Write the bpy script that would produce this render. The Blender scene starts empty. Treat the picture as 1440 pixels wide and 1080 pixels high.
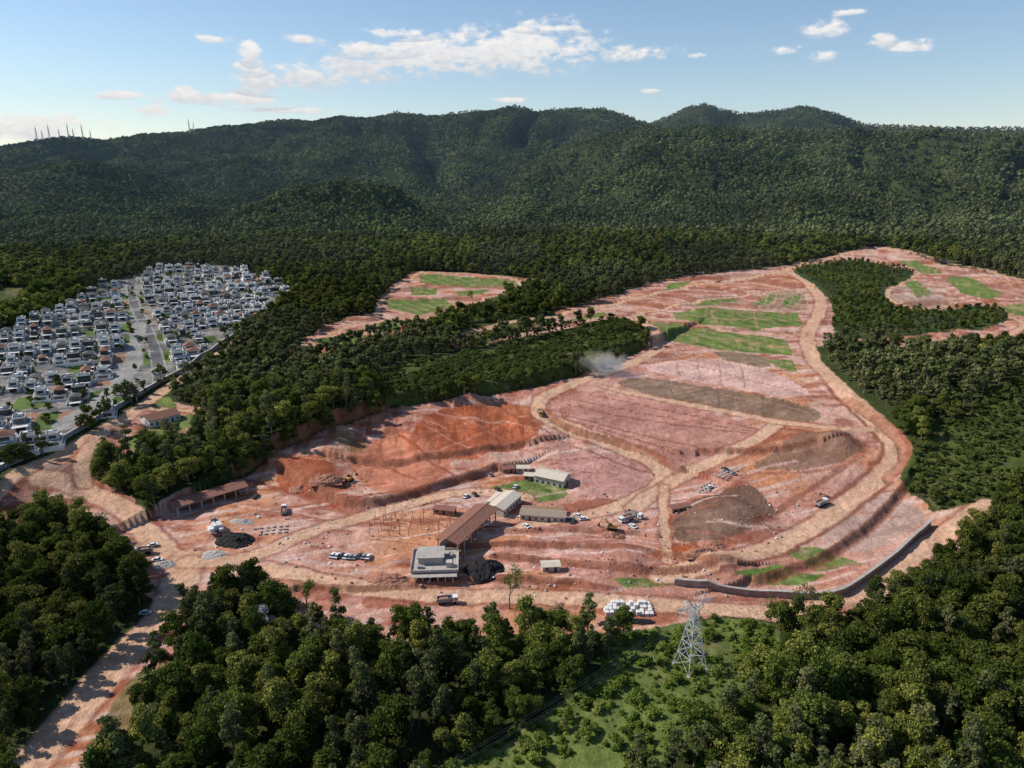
import bpy, math, random
import numpy as np
from mathutils import Vector
random.seed(7); RNG=np.random.default_rng(11)
sc=bpy.context.scene
# ------------------------------------------------------------------ camera / survey geometry
PITCH=math.radians(17.2); CP,SP=math.cos(PITCH),math.sin(PITCH); CAMZ=150.0; F=1000.0
def raydir(u,v):
    a=(u-720)/F; b=(540-v)/F
    return a, CP+b*SP, -SP+b*CP
cam=bpy.data.cameras.new("camera"); camo=bpy.data.objects.new("camera",cam); sc.collection.objects.link(camo)
camo.location=(0,0,CAMZ); camo.rotation_euler=(math.pi/2-PITCH,0,0)
cam.sensor_width=36; cam.lens=36*F/1440; cam.clip_end=60000; cam.clip_start=1
sc.camera=camo
sc.view_settings.view_transform='Standard'; sc.view_settings.look='None'; sc.view_settings.exposure=0
# ------------------------------------------------------------------ noise
def _h(ix,iy,s):
    n=(ix.astype(np.int64)*374761393+iy.astype(np.int64)*668265263+s*974634777)&0xffffffff
    n=((n^(n>>13))*1274126177)&0xffffffff
    n=n^(n>>16)
    return (n&0xffffff)/float(0xffffff)
def vn(x,y,s=0):
    fx=np.floor(x); fy=np.floor(y); tx=x-fx; ty=y-fy
    tx=tx*tx*(3-2*tx); ty=ty*ty*(3-2*ty)
    a=_h(fx,fy,s); b=_h(fx+1,fy,s); c=_h(fx,fy+1,s); d=_h(fx+1,fy+1,s)
    return (a*(1-tx)+b*tx)*(1-ty)+(c*(1-tx)+d*tx)*ty
def fbm(x,y,s=0,o=4):
    r=0;a=.5;t=0
    for i in range(o):
        r=r+a*vn(x,y,s+i*17); t+=a; a*=.5; x=x*2.03+13.1; y=y*2.01+7.7
    return r/t
def sst(a,b,x):
    t=np.clip((x-a)/(b-a),0,1); return t*t*(3-2*t)
# ------------------------------------------------------------------ terrain height
def mkridge(pts,D,wf,wb):
    th=[];z=[]
    for u,v in pts:
        dx,dy,dz=raydir(u,v); th.append(math.atan2(dx,dy)); z.append(CAMZ+D*dz/math.hypot(dx,dy))
    return np.array(th),np.array(z),D,wf,wb
RIDGES=[
 mkridge([(-400,225),(-100,212),(0,211),(60,201),(100,196),(150,201),(200,192),(260,190),(300,182),(340,180),(400,171),(440,174),(480,167),(520,170),(560,162),(620,166),(670,161),(720,157),(760,161),(800,157),(850,158),(900,176),(1000,192),(1200,195),(1440,195),(1900,200)],2900,640,1500),
 mkridge([(600,300),(800,250),(880,205),(935,173),(965,156),(990,151),(1040,165),(1090,161),(1130,154),(1180,166),(1215,182),(1300,186),(1440,190),(1900,200)],3250,420,1500),
 mkridge([(300,460),(560,400),(640,350),(680,300),(740,238),(800,208),(850,196),(900,184),(950,188),(1000,182),(1060,190),(1100,186),(1150,192),(1200,185),(1260,194),(1300,187),(1360,197),(1400,194),(1440,201),(1900,205)],1950,480,400),
 mkridge([(-300,460),(100,440),(200,405),(270,350),(340,303),(420,271),(490,258),(550,266),(610,306),(680,370),(760,440),(1000,460),(1900,460)],1330,170,190),
 mkridge([(-400,262),(0,250),(70,236),(130,230),(200,244),(270,268),(350,310),(500,350),(600,320),(700,350),(800,400),(1000,440),(1900,440)],2050,260,240),
 mkridge([(-400,330),(-50,335),(60,318),(140,312),(230,335),(330,385),(500,440),(1900,460)],1500,140,170),
 mkridge([(-400,460),(600,460),(760,400),(840,300),(910,262),(980,272),(1060,330),(1150,400),(1300,440),(1900,460)],1500,190,260),
 mkridge([(-400,460),(1000,460),(1100,370),(1190,285),(1270,262),(1340,276),(1420,300),(1600,330),(1900,380)],1520,190,260),
]
def H0(x,y):
    r=np.hypot(x,y); th=np.arctan2(x,y)
    b=15*sst(318,440,r)+0.058*np.clip(r-430,0,700)
    b=b+np.clip(r-1130,0,9000)*0.01-26*sst(1010,1180,r)
    for cx,cy,am,sg in KN: b=b+am*np.exp(-((x-cx)**2+(y-cy)**2)/(sg*sg))
    p=6; acc=np.zeros_like(r); fm=np.zeros_like(r)
    wr=r+(fbm(x/400,y/400,77,3)-.5)*260*sst(1000,1300,r)
    for tt,zz,D,wf,wb in RIDGES:
        c=np.interp(th,tt,zz)
        rr_=np.where(np.abs(r-D)<90,r,wr)
        f=np.where(rr_<D,np.exp(-((rr_-D)/wf)**2),np.exp(-((rr_-D)/wb)**2))
        hh=np.clip((c-b),0,None)*f
        acc=acc+hh**p; fm=np.maximum(fm,f*(hh>40))
    m=acc**(1/p)
    wx=x+150*(fbm(x/500,y/500,71,3)-.5)*2; wy=y+150*(fbm(x/500,y/500,72,3)-.5)*2
    sa=np.arctan2(wx,wy)*2300
    A=np.abs(2*vn(sa/300+3.3,wy/1000+1.7,5)-1); Bq=np.abs(2*vn(sa/120+8.3,wy/380+4.7,6)-1)
    rd2=np.abs(2*fbm(wx/150+3.3,wy/200+1.7,25,2)-1)*1.8
    k=(1-fm**16)*sst(0,60,m)
    m=m*(1-k*(0.55*(1-np.clip(A*1.7,0,1))+0.24*(1-np.clip(Bq*1.7,0,1))+0.12*(1-np.clip(rd2,0,1))))
    far=sst(950,1400,r)
    m=m+far*(fbm(x/110,y/110,9,3)-.5)*34*np.clip(m/60,0,1)*k
    g=np.exp(-((r-375)/48)**2)*(fbm(x/24+r/90,r/120,301,3)-.5)*8*sst(80,20,x)
    return b+m+g+(fbm(x/90,y/90,3,3)-.5)*4*sst(430,600,r)
KN=[(285,400,15,62),(-260,330,5,60),(60,120,6,60),(-130,560,7,60)]
_R=np.concatenate([np.arange(90,700,1.0),np.arange(700,1500,2.0),np.arange(1500,5000,8.0)])
def sv(u,v,dz=0):
    dx,dy,ddz=raydir(u,v); h=math.hypot(dx,dy)
    X=_R*dx/h; Y=_R*dy/h; Z=CAMZ+_R*ddz/h
    g=H0(X,Y)+dz
    k=np.nonzero(Z<g)[0]
    i=k[0] if len(k) else len(_R)-1
    return float(X[i]),float(Y[i])
def svp(pts): return np.array([sv(*p) for p in pts])
def smooth_line(P,n=3):
    P=np.asarray(P)
    for _ in range(n):
        Q=[P[0]]
        for i in range(len(P)-1):
            Q.append(P[i]*.75+P[i+1]*.25); Q.append(P[i]*.25+P[i+1]*.75)
        Q.append(P[-1]); P=np.array(Q)
    return P
def smooth_poly(P,n=2):
    P=np.asarray(P)
    for _ in range(n):
        N=np.roll(P,-1,axis=0)
        P=np.stack([P*.8+N*.2,P*.2+N*.8],1).reshape(-1,2)
    return P
def inpoly(P,x,y):
    P=np.asarray(P); m=np.zeros(x.shape,bool)
    bb=(x>=P[:,0].min())&(x<=P[:,0].max())&(y>=P[:,1].min())&(y<=P[:,1].max())
    idx=np.nonzero(bb)[0]
    if len(idx)==0: return m
    px=x[idx];py=y[idx]; c=np.zeros(px.shape,bool)
    n=len(P)
    for i in range(n):
        x1,y1=P[i];x2,y2=P[(i+1)%n]
        if y1==y2: continue
        c^=((y1>py)!=(y2>py))&(px<(x2-x1)*(py-y1)/(y2-y1)+x1)
    m[idx]=c; return m
def linedist(P,x,y,mx):
    d=np.full(x.shape,1e9); s=np.zeros(x.shape)
    for i in range(len(P)-1):
        x1,y1=P[i];x2,y2=P[i+1]
        bb=(x>min(x1,x2)-mx)&(x<max(x1,x2)+mx)&(y>min(y1,y2)-mx)&(y<max(y1,y2)+mx)
        idx=np.nonzero(bb)[0]
        if len(idx)==0: continue
        px=x[idx]-x1;py=y[idx]-y1;vx=x2-x1;vy=y2-y1;L=vx*vx+vy*vy+1e-9
        t=np.clip((px*vx+py*vy)/L,0,1)
        dd=np.hypot(px-t*vx,py-t*vy); sd=np.sign(vx*py-vy*px)
        b=dd<d[idx]; j=idx[b]; d[j]=dd[b]; s[j]=sd[b]
    return d,s
# ------------------------------------------------------------------ site plan
OPEN=[
 [(185,745),(205,800),(232,845,4),(262,812,10),(300,800,10),(350,797,10),(400,818,10),(440,850,10),(520,868,8),(600,868,10),(700,856,10),(790,856,10),(840,872,6),(900,890),(935,890),(1000,862),(1050,868),(1100,872),(1160,858,5),(1240,828,8),(1330,770,8),(1388,722,5),(1380,700),(1310,722),(1308,700),(1262,680),(1285,655),(1278,620),(1245,590),(1200,562),(1165,525),(1140,480),(1110,470),(910,475),(912,488),(850,517),(760,545),(690,556),(640,563),(580,570),(520,585),(450,610),(390,640),(340,672),(300,690),(235,715)],
 [(1142,490),(910,490),(905,465),(880,452),(850,452),(650,492),(628,478),(645,465),(720,450),(800,433),(870,412),(920,394),(1000,384),(1110,372),(1200,350),(1250,345),(1330,372),(1450,392),(1480,450),(1480,485),(1390,490),(1250,500),(1240,474)],
 [(415,485),(440,468),(470,450),(530,440),(530,415),(575,383),(600,379),(740,390),(772,400),(700,412),(660,432),(620,450),(560,466),(520,480),(470,496),(430,508)],
 [(-60,735),(0,705),(20,690),(60,655),(120,618),(190,580),(215,565),(260,572),(300,585),(290,600),(230,640),(180,650),(120,665),(110,690),(190,728),(215,760),(175,735),(110,700),(60,700),(20,715)],
 [(-60,748,10),(0,716,10),(60,698,10),(95,698,10),(135,724,10),(175,754,10),(205,802,10),(218,836,9),(190,888,4),(235,850),(262,790),(215,740),(190,715),(120,665),(60,660),(0,700)],
 [(250,780),(235,850),(185,905),(125,970),(60,1040),(0,1100),(105,1120,9),(150,1052,9),(188,985,9),(208,935,9),(243,885,9),(262,835,9),(275,800,9)],
]
HOUSEZ=[(-60,485),(0,462),(80,434),(150,397),(230,374),(310,368),(400,398),(411,412),(385,440),(330,470),(275,507),(190,560),(110,612),(50,645),(-60,690)]
FOR=[
 [(1108,376),(1200,364),(1290,380),(1280,392),(1240,405),(1252,430),(1300,434),(1400,428),(1422,446),(1400,460),(1240,472),(1170,472),(1172,425),(1150,402)],
]
SHRUB=[
 [(520,565),(545,530),(600,505),(660,500),(760,480),(850,454),(885,452),(912,486),(850,515),(760,543),(690,554),(640,561),(580,568),(540,580)],
 [(1255,672),(1300,620),(1380,560),(1440,530),(1600,560),(1600,700),(1440,690),(1390,700),(1320,720),(1310,700)],
 [(880,900),(930,882),(1000,865),(1090,875),(1110,890,10),(1030,972,11),(970,1008,11),(915,1032,11),(875,1060,11),(835,1130,11),(500,1130),(690,1050),(805,985),(855,930)],
 [(-80,430),(0,400),(35,405),(40,425),(0,440),(-80,460)],
 [(655,430),(700,412),(720,425),(690,445),(640,452)],
 [(640,455),(760,440),(790,440),(700,480),(660,490)],
]
GREEN=[[(945,440),(1000,432),(1122,440),(1130,455),(1060,464),(950,449)],[(912,458),(1000,460),(1105,476),(1115,497),(1010,490),(930,475)],
 [(1330,390),(1360,387),(1412,412),(1385,421),(1350,410)],[(1262,366),(1288,366),(1325,382),(1300,385)],[(590,385),(722,392),(732,402),(660,402),(590,397)],
 [(578,403),(614,402),(614,415),(578,413)],[(540,421),(626,419),(638,428),(592,443),(545,433)],[(440,476),(520,471),(500,482),(470,489)],[(530,452),(570,448),(560,462),(530,468)],
 [(1072,502),(1115,505),(1122,524),(1092,516)],[(1100,778),(1140,768),(1190,777),(1215,788),(1150,797)],[(1030,808),(1090,795),(1165,803),(1130,818),(1060,816)],
 [(860,817),(970,810),(975,822),(880,830)],[(165,632),(255,592),(292,588),(280,606),(195,645)],[(940,398),(975,392),(960,405),(935,408)],[(1400,430),(1450,425),(1450,445),(1420,440)],[(200,565),(240,560),(250,578),(215,580)],
 [(690,686),(735,676),(800,672),(795,700),(760,706)],[(1270,395),(1290,392),(1310,412),(1290,418)],
 [(640,408),(690,404),(680,412),(645,416)],[(1060,425),(1090,412),(1098,416),(1072,430)],[(1095,425),(1125,412),(1132,418),(1108,432)],[(975,424),(1030,418),(1035,423),(985,430)],[(700,462),(770,448),(775,453),(710,470)],[(800,448),(850,440),(852,444),(806,453)]]
ROADS=[
 ([(1105,376),(1145,402),(1160,430),(1132,468),(1140,500),(1180,545),(1230,588),(1262,625),(1255,655),(1200,700),(1150,740),(1080,775),(1000,798),(930,812)],9),
 ([(900,440),(900,458),(935,485),(905,505),(850,525),(790,545),(758,562),(755,582),(800,602),(870,625),(938,655),(930,682),(880,710),(820,725),(740,745)],8),
 ([(1090,600),(1060,625),(1000,650),(960,665),(920,690),(890,715)],7),
 ([(850,545),(940,565),(1030,580),(1110,597),(1200,605),(1225,600)],5),
 ([(60,690),(110,690),(180,725),(215,755),(238,785),(262,790)],9),
 ([(262,785),(245,845),(195,900),(135,965),(75,1035),(20,1100)],11),
 ([(-60,735),(20,690),(60,660),(120,625),(175,595),(225,555),(280,510),(340,474)],8),
 ([(370,800),(480,825),(600,840),(720,838),(840,845),(960,852),(1080,862),(1160,852),(1250,806),(1320,752),(1388,710)],8),
 ([(262,790),(330,790),(380,775),(440,745),(520,725),(600,700),(680,690),(740,700)],7),
 ([(640,470),(720,452),(850,430),(960,402),(1080,385),(1110,378)],6),
 ([(890,445),(960,426),(1060,412),(1145,402)],5),
 ([(905,452),(960,453),(1060,470),(1130,468)],4),
 ([(418,488),(470,464),(540,448),(620,446),(660,425),(765,399),(680,384),(590,381),(566,400),(532,420),(530,445)],5),
 ([(1110,376),(1200,352),(1260,348),(1350,372),(1460,396)],6),
 ([(1290,385),(1242,408),(1258,430),(1340,433),(1440,446),(1440,470),(1250,478),(1140,480)],5),
 ([(190,578),(250,580),(292,590)],4),([(120,690),(115,650),(150,610)],6),([(935,680),(932,730),(940,795)],4),
]
LOTS=[
 ([(770,562),(830,548),(960,572),(1080,602),(1040,632),(960,655),(900,628),(800,600)],(.47,.225,.175)),
 ([(860,541),(900,528),(1000,545),(1150,570),(1156,596),(1080,589),(940,563)],(.21,.145,.095)),
 ([(890,518),(960,500),(1070,515),(1150,552),(1100,560),(1000,541)],(.64,.41,.35)),
 ([(590,588),(640,568),(720,575),(765,600),(740,630),(650,655),(560,640)],(.40,.095,.032)),
 ([(480,640),(560,605),(610,625),(640,660),(600,700),(520,700)],(.50,.18,.10)),
 ([(380,655),(450,640),(500,700),(480,718),(400,695)],(.37,.10,.045)),
 ([(780,632),(860,630),(922,655),(905,690),(835,700),(790,670)],(.49,.25,.21)),
 ([(950,722),(1005,692),(1062,686),(1094,715),(1065,746),(990,768),(945,764)],(.155,.095,.065)),
 ([(1080,642),(1120,612),(1190,607),(1222,627),(1150,662),(1050,662)],(.24,.135,.09)),
 ([(1145,760),(1180,700),(1240,688),(1305,708),(1292,742),(1200,775)],(.49,.33,.27)),
 ([(850,792),(900,780),(975,768),(985,778),(870,802)],(.42,.10,.03)),
 ([(690,770),(850,760),(930,790),(930,812),(800,815),(700,800)],(.50,.24,.18)),
 ([(455,612),(485,608),(520,635),(500,650)],(.28,.19,.09)),
 ([(520,470),(610,445),(690,405),(760,400),(650,405),(560,440)],(.50,.27,.19)),
 ([(1050,425),(1110,400),(1140,425),(1130,438),(1060,435)],(.30,.21,.14)),
 ([(960,420),(1040,412),(1050,430),(960,432)],(.34,.22,.15)),
 ([(1000,490),(1070,496),(1095,520),(1010,505)],(.22,.16,.10)),
 ([(1240,410),(1290,392),(1340,420),(1300,438),(1260,428)],(.44,.31,.25)),
 ([(1245,480),(1440,470),(1440,490),(1260,498)],(.64,.42,.34)),
 ([(700,450),(860,430),(870,445),(720,475)],(.52,.31,.24)),
 ([(0,700),(70,662),(110,665),(90,690),(40,700)],(.33,.26,.22)),
 ([(100,1120),(150,1010),(190,950),(240,930),(200,1020),(150,1110)],(.20,.16,.07)),
 ([(820,850),(960,855),(950,880),(860,875)],(.40,.14,.07)),
 ([(640,600),(700,560),(760,575),(740,600)],(.42,.13,.06)),
 ([(985,600),(1075,600),(1030,628),(985,640)],(.42,.21,.16)),
 ([(500,840),(620,835),(620,855),(520,858)],(.36,.12,.07)),
]
DR=(.22,.075,.045)
LINES=[
 ([(800,570),(900,590),(1050,612)],1.0,DR),([(790,585),(880,605),(1000,638)],1.0,DR),([(830,556),(950,580),(1070,606)],.8,DR),([(815,563),(925,585),(1060,609)],.8,DR),([(795,592),(865,608),(960,640)],.8,DR),
 ([(600,600),(660,640),(690,655)],1.2,(.6,.28,.2)),([(640,580),(700,620),(760,640)],1.2,(.5,.2,.13)),([(560,610),(600,650),(640,680)],1.2,(.25,.06,.03)),
 ([(340,672),(400,690),(470,716),(560,700),(680,672)],2.2,(.28,.07,.04)),([(300,700),(380,720),(480,730)],1.5,(.65,.4,.32)),
 ([(640,775),(760,770),(900,775),(1000,800)],1.6,(.30,.09,.055)),([(690,757),(800,750),(930,770)],1.4,(.65,.38,.3)),([(700,790),(800,800),(900,808)],1.4,(.27,.09,.055)),
 ([(440,830),(560,830),(640,815),(760,822),(860,830)],2,(.28,.08,.05)),([(300,760),(420,790),(520,800),(600,790)],1.5,(.62,.42,.36)),
 ([(1090,602),(1160,612),(1222,628),(1200,650),(1120,700),(1060,745)],2.4,DR),([(1200,565),(1262,610),(1280,640),(1265,668)],2.5,DR),([(1160,540),(1215,590),(1245,625),(1235,650),(1150,715)],1.8,DR),
 ([(1250,680),(1190,725),(1120,775),(1030,800),(960,815)],2.5,DR),([(1000,700),(1060,660),(1120,650)],1.2,(.62,.42,.37)),
 ([(690,560),(750,600),(850,640),(930,665)],1.3,DR),([(820,725),(880,760),(940,790)],2,(.55,.30,.2)),
 ([(930,500),(1000,520),(1140,556)],1,(.35,.17,.13)),([(895,532),(1000,552),(1152,580)],1,(.45,.27,.2)),
 ([(940,535),(950,568)],.6,(.12,.09,.07)),([(1008,545),(1012,578)],.6,(.12,.09,.07)),([(1070,558),(1075,590)],.6,(.12,.09,.07)),
 ([(950,503),(955,530)],.6,(.30,.18,.14)),([(980,503),(985,536)],.6,(.30,.18,.14)),([(1010,506),(1015,542)],.6,(.30,.18,.14)),([(1040,510),(1048,546)],.6,(.30,.18,.14)),
 ([(700,440),(860,432),(950,412)],1.2,(.33,.13,.09)),([(660,480),(760,456),(880,445)],1.2,(.33,.13,.09)),([(920,466),(1010,474),(1108,488)],1.4,(.50,.28,.19)),([(960,444),(1050,449),(1128,450)],1.4,(.50,.28,.19)),
 ([(1000,436),(1010,455)],1.2,(.5,.26,.18)),([(1060,438),(1065,458)],1.2,(.5,.26,.18)),
 ([(560,690),(600,650),(700,600)],1.2,(.5,.2,.13)),([(520,720),(600,712),(690,715)],3,(.64,.44,.37)),
]
for k in range(7):
    u=1062+k*12; LINES.append(([(u,437),(u+20,418),(u+14,404)],1.0,(.48,.32,.24)))
    u=1250+k*14; LINES.append(([(u,408),(u+18,420),(u+40,432)],1.0,(.2,.17,.08)))
    LINES.append(([(680+k*22,486-k*5),(700+k*22,468-k*4),(730+k*22,452-k*3)],1.0,(.34,.15,.11)))
    LINES.append(([(945+k*24,420-k*2.5),(975+k*24,428-k*2)],1.0,(.16,.15,.08)))
for k in range(50):
    u=random.uniform(280,1150); v=random.uniform(700,845); L=random.uniform(40,150); s=random.uniform(-.25,.2)
    c=random.choice([(.70,.49,.41),(.33,.12,.07),(.64,.38,.27),(.40,.17,.12)])
    LINES.append(([(u,v),(u+L*.5,v+L*s*.5+random.uniform(-6,6)),(u+L,v+L*s)],random.uniform(.6,1.8),c))
for k in range(26):
    u=random.uniform(400,900); v=random.uniform(575,690); L=random.uniform(40,110); s=random.uniform(-.1,.55)
    LINES.append(([(u,v),(u+L*.5,v+L*s*.5+random.uniform(-6,6)),(u+L,v+L*s)],random.uniform(.5,1.3),random.choice([(.62,.34,.24),(.27,.07,.04)])))
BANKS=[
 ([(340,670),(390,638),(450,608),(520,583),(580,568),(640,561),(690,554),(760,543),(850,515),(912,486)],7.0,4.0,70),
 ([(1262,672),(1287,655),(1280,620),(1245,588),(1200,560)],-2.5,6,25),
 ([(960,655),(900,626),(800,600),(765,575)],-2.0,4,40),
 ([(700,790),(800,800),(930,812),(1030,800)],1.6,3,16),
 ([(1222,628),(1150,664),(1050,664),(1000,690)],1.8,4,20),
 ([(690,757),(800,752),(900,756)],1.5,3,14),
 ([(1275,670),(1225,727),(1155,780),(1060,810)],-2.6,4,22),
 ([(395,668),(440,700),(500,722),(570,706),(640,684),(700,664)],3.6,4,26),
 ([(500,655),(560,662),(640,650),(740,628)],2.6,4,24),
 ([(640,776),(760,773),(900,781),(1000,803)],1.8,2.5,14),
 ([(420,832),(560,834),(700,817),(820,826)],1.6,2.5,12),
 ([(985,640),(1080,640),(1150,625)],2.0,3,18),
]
MOUNDS=[(1020,728,16,5),(50,682,14,5),(655,560,10,3),(880,790,8,2),(300,745,5,1.5),(450,690,8,3),(1180,620,9,3),(560,790,6,1.5),(1010,795,8,2.0)]
print("survey...")
OPENW=[smooth_poly(svp(p)) for p in OPEN]; HZW=smooth_poly(svp(HOUSEZ)); FORW=[smooth_poly(svp(p)) for p in FOR]
SHW=[smooth_poly(svp(p)) for p in SHRUB]; GRW=[svp(p) for p in GREEN]
RDW=[(smooth_line(svp(p)),w) for p,w in ROADS]; LTW=[(smooth_poly(svp(p)),c) for p,c in LOTS]
LNW=[(smooth_line(svp(p),2),w,c) for p,w,c in LINES]; BKW=[(smooth_line(svp(p),2),h,r,d) for p,h,r,d in BANKS]
MDW=[(*sv(u,v),s,a) for u,v,s,a in MOUNDS]
STEP=2.6
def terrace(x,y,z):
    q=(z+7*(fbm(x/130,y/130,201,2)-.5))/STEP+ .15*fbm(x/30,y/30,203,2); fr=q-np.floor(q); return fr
def H(x,y,detail=True):
    x=np.atleast_1d(np.asarray(x,float)); y=np.atleast_1d(np.asarray(y,float))
    z=H0(x,y); r=np.hypot(x,y)
    w=sst(470,520,r)*(1-sst(900,1000,r)); fr=terrace(x,y,z)
    z=z+w*STEP*(sst(.82,1.0,fr)-fr)*.95
    for P,h,rm,dc in BKW:
        d,s=linedist(P,x,y,dc*2.2)
        z=z+np.where((d<1e8)&(s>0),h*sst(0,rm,d)*np.exp(-(d/dc)**2),0)
    for cx,cy,s,a in MDW: z=z+a*np.exp(-(((x-cx)**2+(y-cy)**2)/(s*s))**1.5)
    if detail:
        z=z+((fbm(x/14,y/14,31,3)-.5)*1.6+(fbm(x/3.2,y/3.2,33,2)-.5)*.6)*(1-sst(900,1200,r)*.5)
    return z
def Hs(x,y): return float(H(x,y)[0])
def place(u,v):
    x,y=sv(u,v); return x,y,Hs(x,y)
# ------------------------------------------------------------------ materials
def mat(name,col,rough=.8,metal=0,noise=0.0,scale=1.0,spec=.3):
    m=bpy.data.materials.new(name); m.use_nodes=True; nt=m.node_tree; b=nt.nodes["Principled BSDF"]
    b.inputs["Roughness"].default_value=rough; b.inputs["Metallic"].default_value=metal
    b.inputs["Specular IOR Level"].default_value=spec
    if noise>0:
        tc=nt.nodes.new("ShaderNodeTexCoord"); n=nt.nodes.new("ShaderNodeTexNoise"); n.inputs["Scale"].default_value=scale; n.inputs["Detail"].default_value=6
        nt.links.new(tc.outputs["Object"],n.inputs["Vector"])
        mr=nt.nodes.new("ShaderNodeMapRange"); mr.inputs["From Min"].default_value=.3; mr.inputs["From Max"].default_value=.7; mr.inputs["To Min"].default_value=1-noise; mr.inputs["To Max"].default_value=1+noise
        nt.links.new(n.outputs["Fac"],mr.inputs["Value"])
        vm=nt.nodes.new("ShaderNodeVectorMath"); vm.operation='SCALE'; vm.inputs[0].default_value=col[:3]
        nt.links.new(mr.outputs[0],vm.inputs["Scale"]); nt.links.new(vm.outputs[0],b.inputs["Base Color"])
    else: b.inputs["Base Color"].default_value=(*col[:3],1)
    return m
def leafmat(name,c1,c2,c3,trans=.28,lo=.65,hi=1.4,isl=(.6,1.45)):
    m=bpy.data.materials.new(name); m.use_nodes=True; nt=m.node_tree; nt.nodes.clear(); out=nt.nodes.new("ShaderNodeOutputMaterial")
    b=nt.nodes.new("ShaderNodeBsdfDiffuse")
    oi=nt.nodes.new("ShaderNodeObjectInfo"); g=nt.nodes.new("ShaderNodeNewGeometry")
    cr=nt.nodes.new("ShaderNodeValToRGB"); e=cr.color_ramp.elements
    e[0].color=(*c1,1); e[1].color=(*c3,1); n=cr.color_ramp.elements.new(.6); n.color=(*c2,1)
    nt.links.new(oi.outputs["Random"],cr.inputs[0])
    nz=nt.nodes.new("ShaderNodeTexNoise"); nz.inputs["Scale"].default_value=.007; nz.inputs["Detail"].default_value=3
    nt.links.new(g.outputs["Position"],nz.inputs["Vector"])
    mr=nt.nodes.new("ShaderNodeMapRange"); mr.inputs["From Min"].default_value=.35; mr.inputs["From Max"].default_value=.65; mr.inputs["To Min"].default_value=lo; mr.inputs["To Max"].default_value=hi
    nt.links.new(nz.outputs["Fac"],mr.inputs["Value"])
    mr2=nt.nodes.new("ShaderNodeMapRange"); mr2.inputs["To Min"].default_value=isl[0]; mr2.inputs["To Max"].default_value=isl[1]
    nt.links.new(g.outputs["Random Per Island"],mr2.inputs["Value"])
    mu=nt.nodes.new("ShaderNodeMath"); mu.operation='MULTIPLY'; nt.links.new(mr.outputs[0],mu.inputs[0]); nt.links.new(mr2.outputs[0],mu.inputs[1])
    vm=nt.nodes.new("ShaderNodeVectorMath"); vm.operation='SCALE'; nt.links.new(cr.outputs[0],vm.inputs[0]); nt.links.new(mu.outputs[0],vm.inputs["Scale"])
    nt.links.new(vm.outputs[0],b.inputs["Color"]); last=b.outputs[0]
    if trans>0:
        t=nt.nodes.new("ShaderNodeBsdfTranslucent"); nt.links.new(vm.outputs[0],t.inputs["Color"])
        mx=nt.nodes.new("ShaderNodeMixShader"); mx.inputs[0].default_value=trans
        nt.links.new(last,mx.inputs[1]); nt.links.new(t.outputs[0],mx.inputs[2]); last=mx.outputs[0]
    nt.links.new(last,out.inputs[0])
    return m
M_leaf=leafmat("broadleaf_foliage",(.062,.090,.018),(.118,.142,.030),(.235,.235,.055))
M_euc=leafmat("eucalyptus_foliage",(.082,.100,.036),(.115,.128,.048),(.17,.17,.07))
M_far=leafmat("distant_foliage",(.042,.060,.021),(.070,.090,.029),(.135,.145,.048),0,.55,1.5,(.72,1.28))
M_fare=leafmat("distant_eucalyptus_foliage",(.070,.086,.036),(.095,.110,.045),(.14,.15,.066),0,.65,1.4,(.75,1.25))
M_shr=leafmat("shrub_foliage",(.07,.098,.024),(.105,.138,.034),(.17,.185,.056))
M_shb=leafmat("fresh_shrub_foliage",(.10,.155,.025),(.15,.21,.035),(.24,.27,.07))
M_bark=mat("bark",(.20,.165,.13),.9,noise=.3,scale=3)
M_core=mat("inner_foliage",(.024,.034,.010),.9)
M_pink=leafmat("pale_blossom",(.40,.36,.35),(.45,.42,.40),(.5,.48,.44))
def newobj(name,V,Fc,mats,mi=None,smooth=False,link=True):
    me=bpy.data.meshes.new(name); me.from_pydata([tuple(map(float,v)) for v in V],[],Fc)
    for m in mats: me.materials.append(m)
    if mi is not None: me.polygons.foreach_set("material_index",mi)
    if smooth: me.polygons.foreach_set("use_smooth",[True]*len(Fc))
    me.update(); o=bpy.data.objects.new(name,me)
    if link: sc.collection.objects.link(o)
    return o
# ------------------------------------------------------------------ terrain mesh
print("terrain...")
az=np.radians(np.concatenate([np.linspace(-62,-40,60)[:-1],np.linspace(-40,40,1150),np.linspace(40,62,60)[1:]]))
dep=np.radians(np.linspace(56,7.0,640)); rr=CAMZ/np.tan(dep)
rr=np.concatenate([[20,50,75],rr])
r=rr[-1]
ext=[]
while r<14000:
    r*=1.010 if r<4500 else 1.05
    ext.append(r)
rr=np.concatenate([rr,ext]); nr,na=len(rr),len(az)
RR,AA=np.meshgrid(rr,az,indexing='ij'); X=(RR*np.sin(AA)).ravel(); Y=(RR*np.cos(AA)).ravel()
Z=H(X,Y)
N=len(X); print("terrain verts",N)
jx=X+(fbm(X/9,Y/9,41,3)-.5)*5; jy=Y+(fbm(X/9,Y/9,42,3)-.5)*5
sx=X+(fbm(X/5,Y/5,43,2)-.5)*1.6; sy=Y+(fbm(X/5,Y/5,44,2)-.5)*1.6
C=np.zeros((N,3))
def lerp(a,b,t): 
    t=np.asarray(t)[...,None]; return a*(1-t)+b*t
n1=fbm(X/60,Y/60,50,4); n2=fbm(X/12,Y/12,51,4); n3=fbm(X/3,Y/3,52,3)
C[:]=lerp(np.array([.030,.042,.013]),np.array([.06,.072,.022]),n2)
isopen=np.zeros(N,bool)
for P in OPENW: isopen|=inpoly(P,jx,jy)
ang=.35; st=fbm((X*math.cos(ang)+Y*math.sin(ang))/28,(-X*math.sin(ang)+Y*math.cos(ang))/2.6,54,4)
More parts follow.
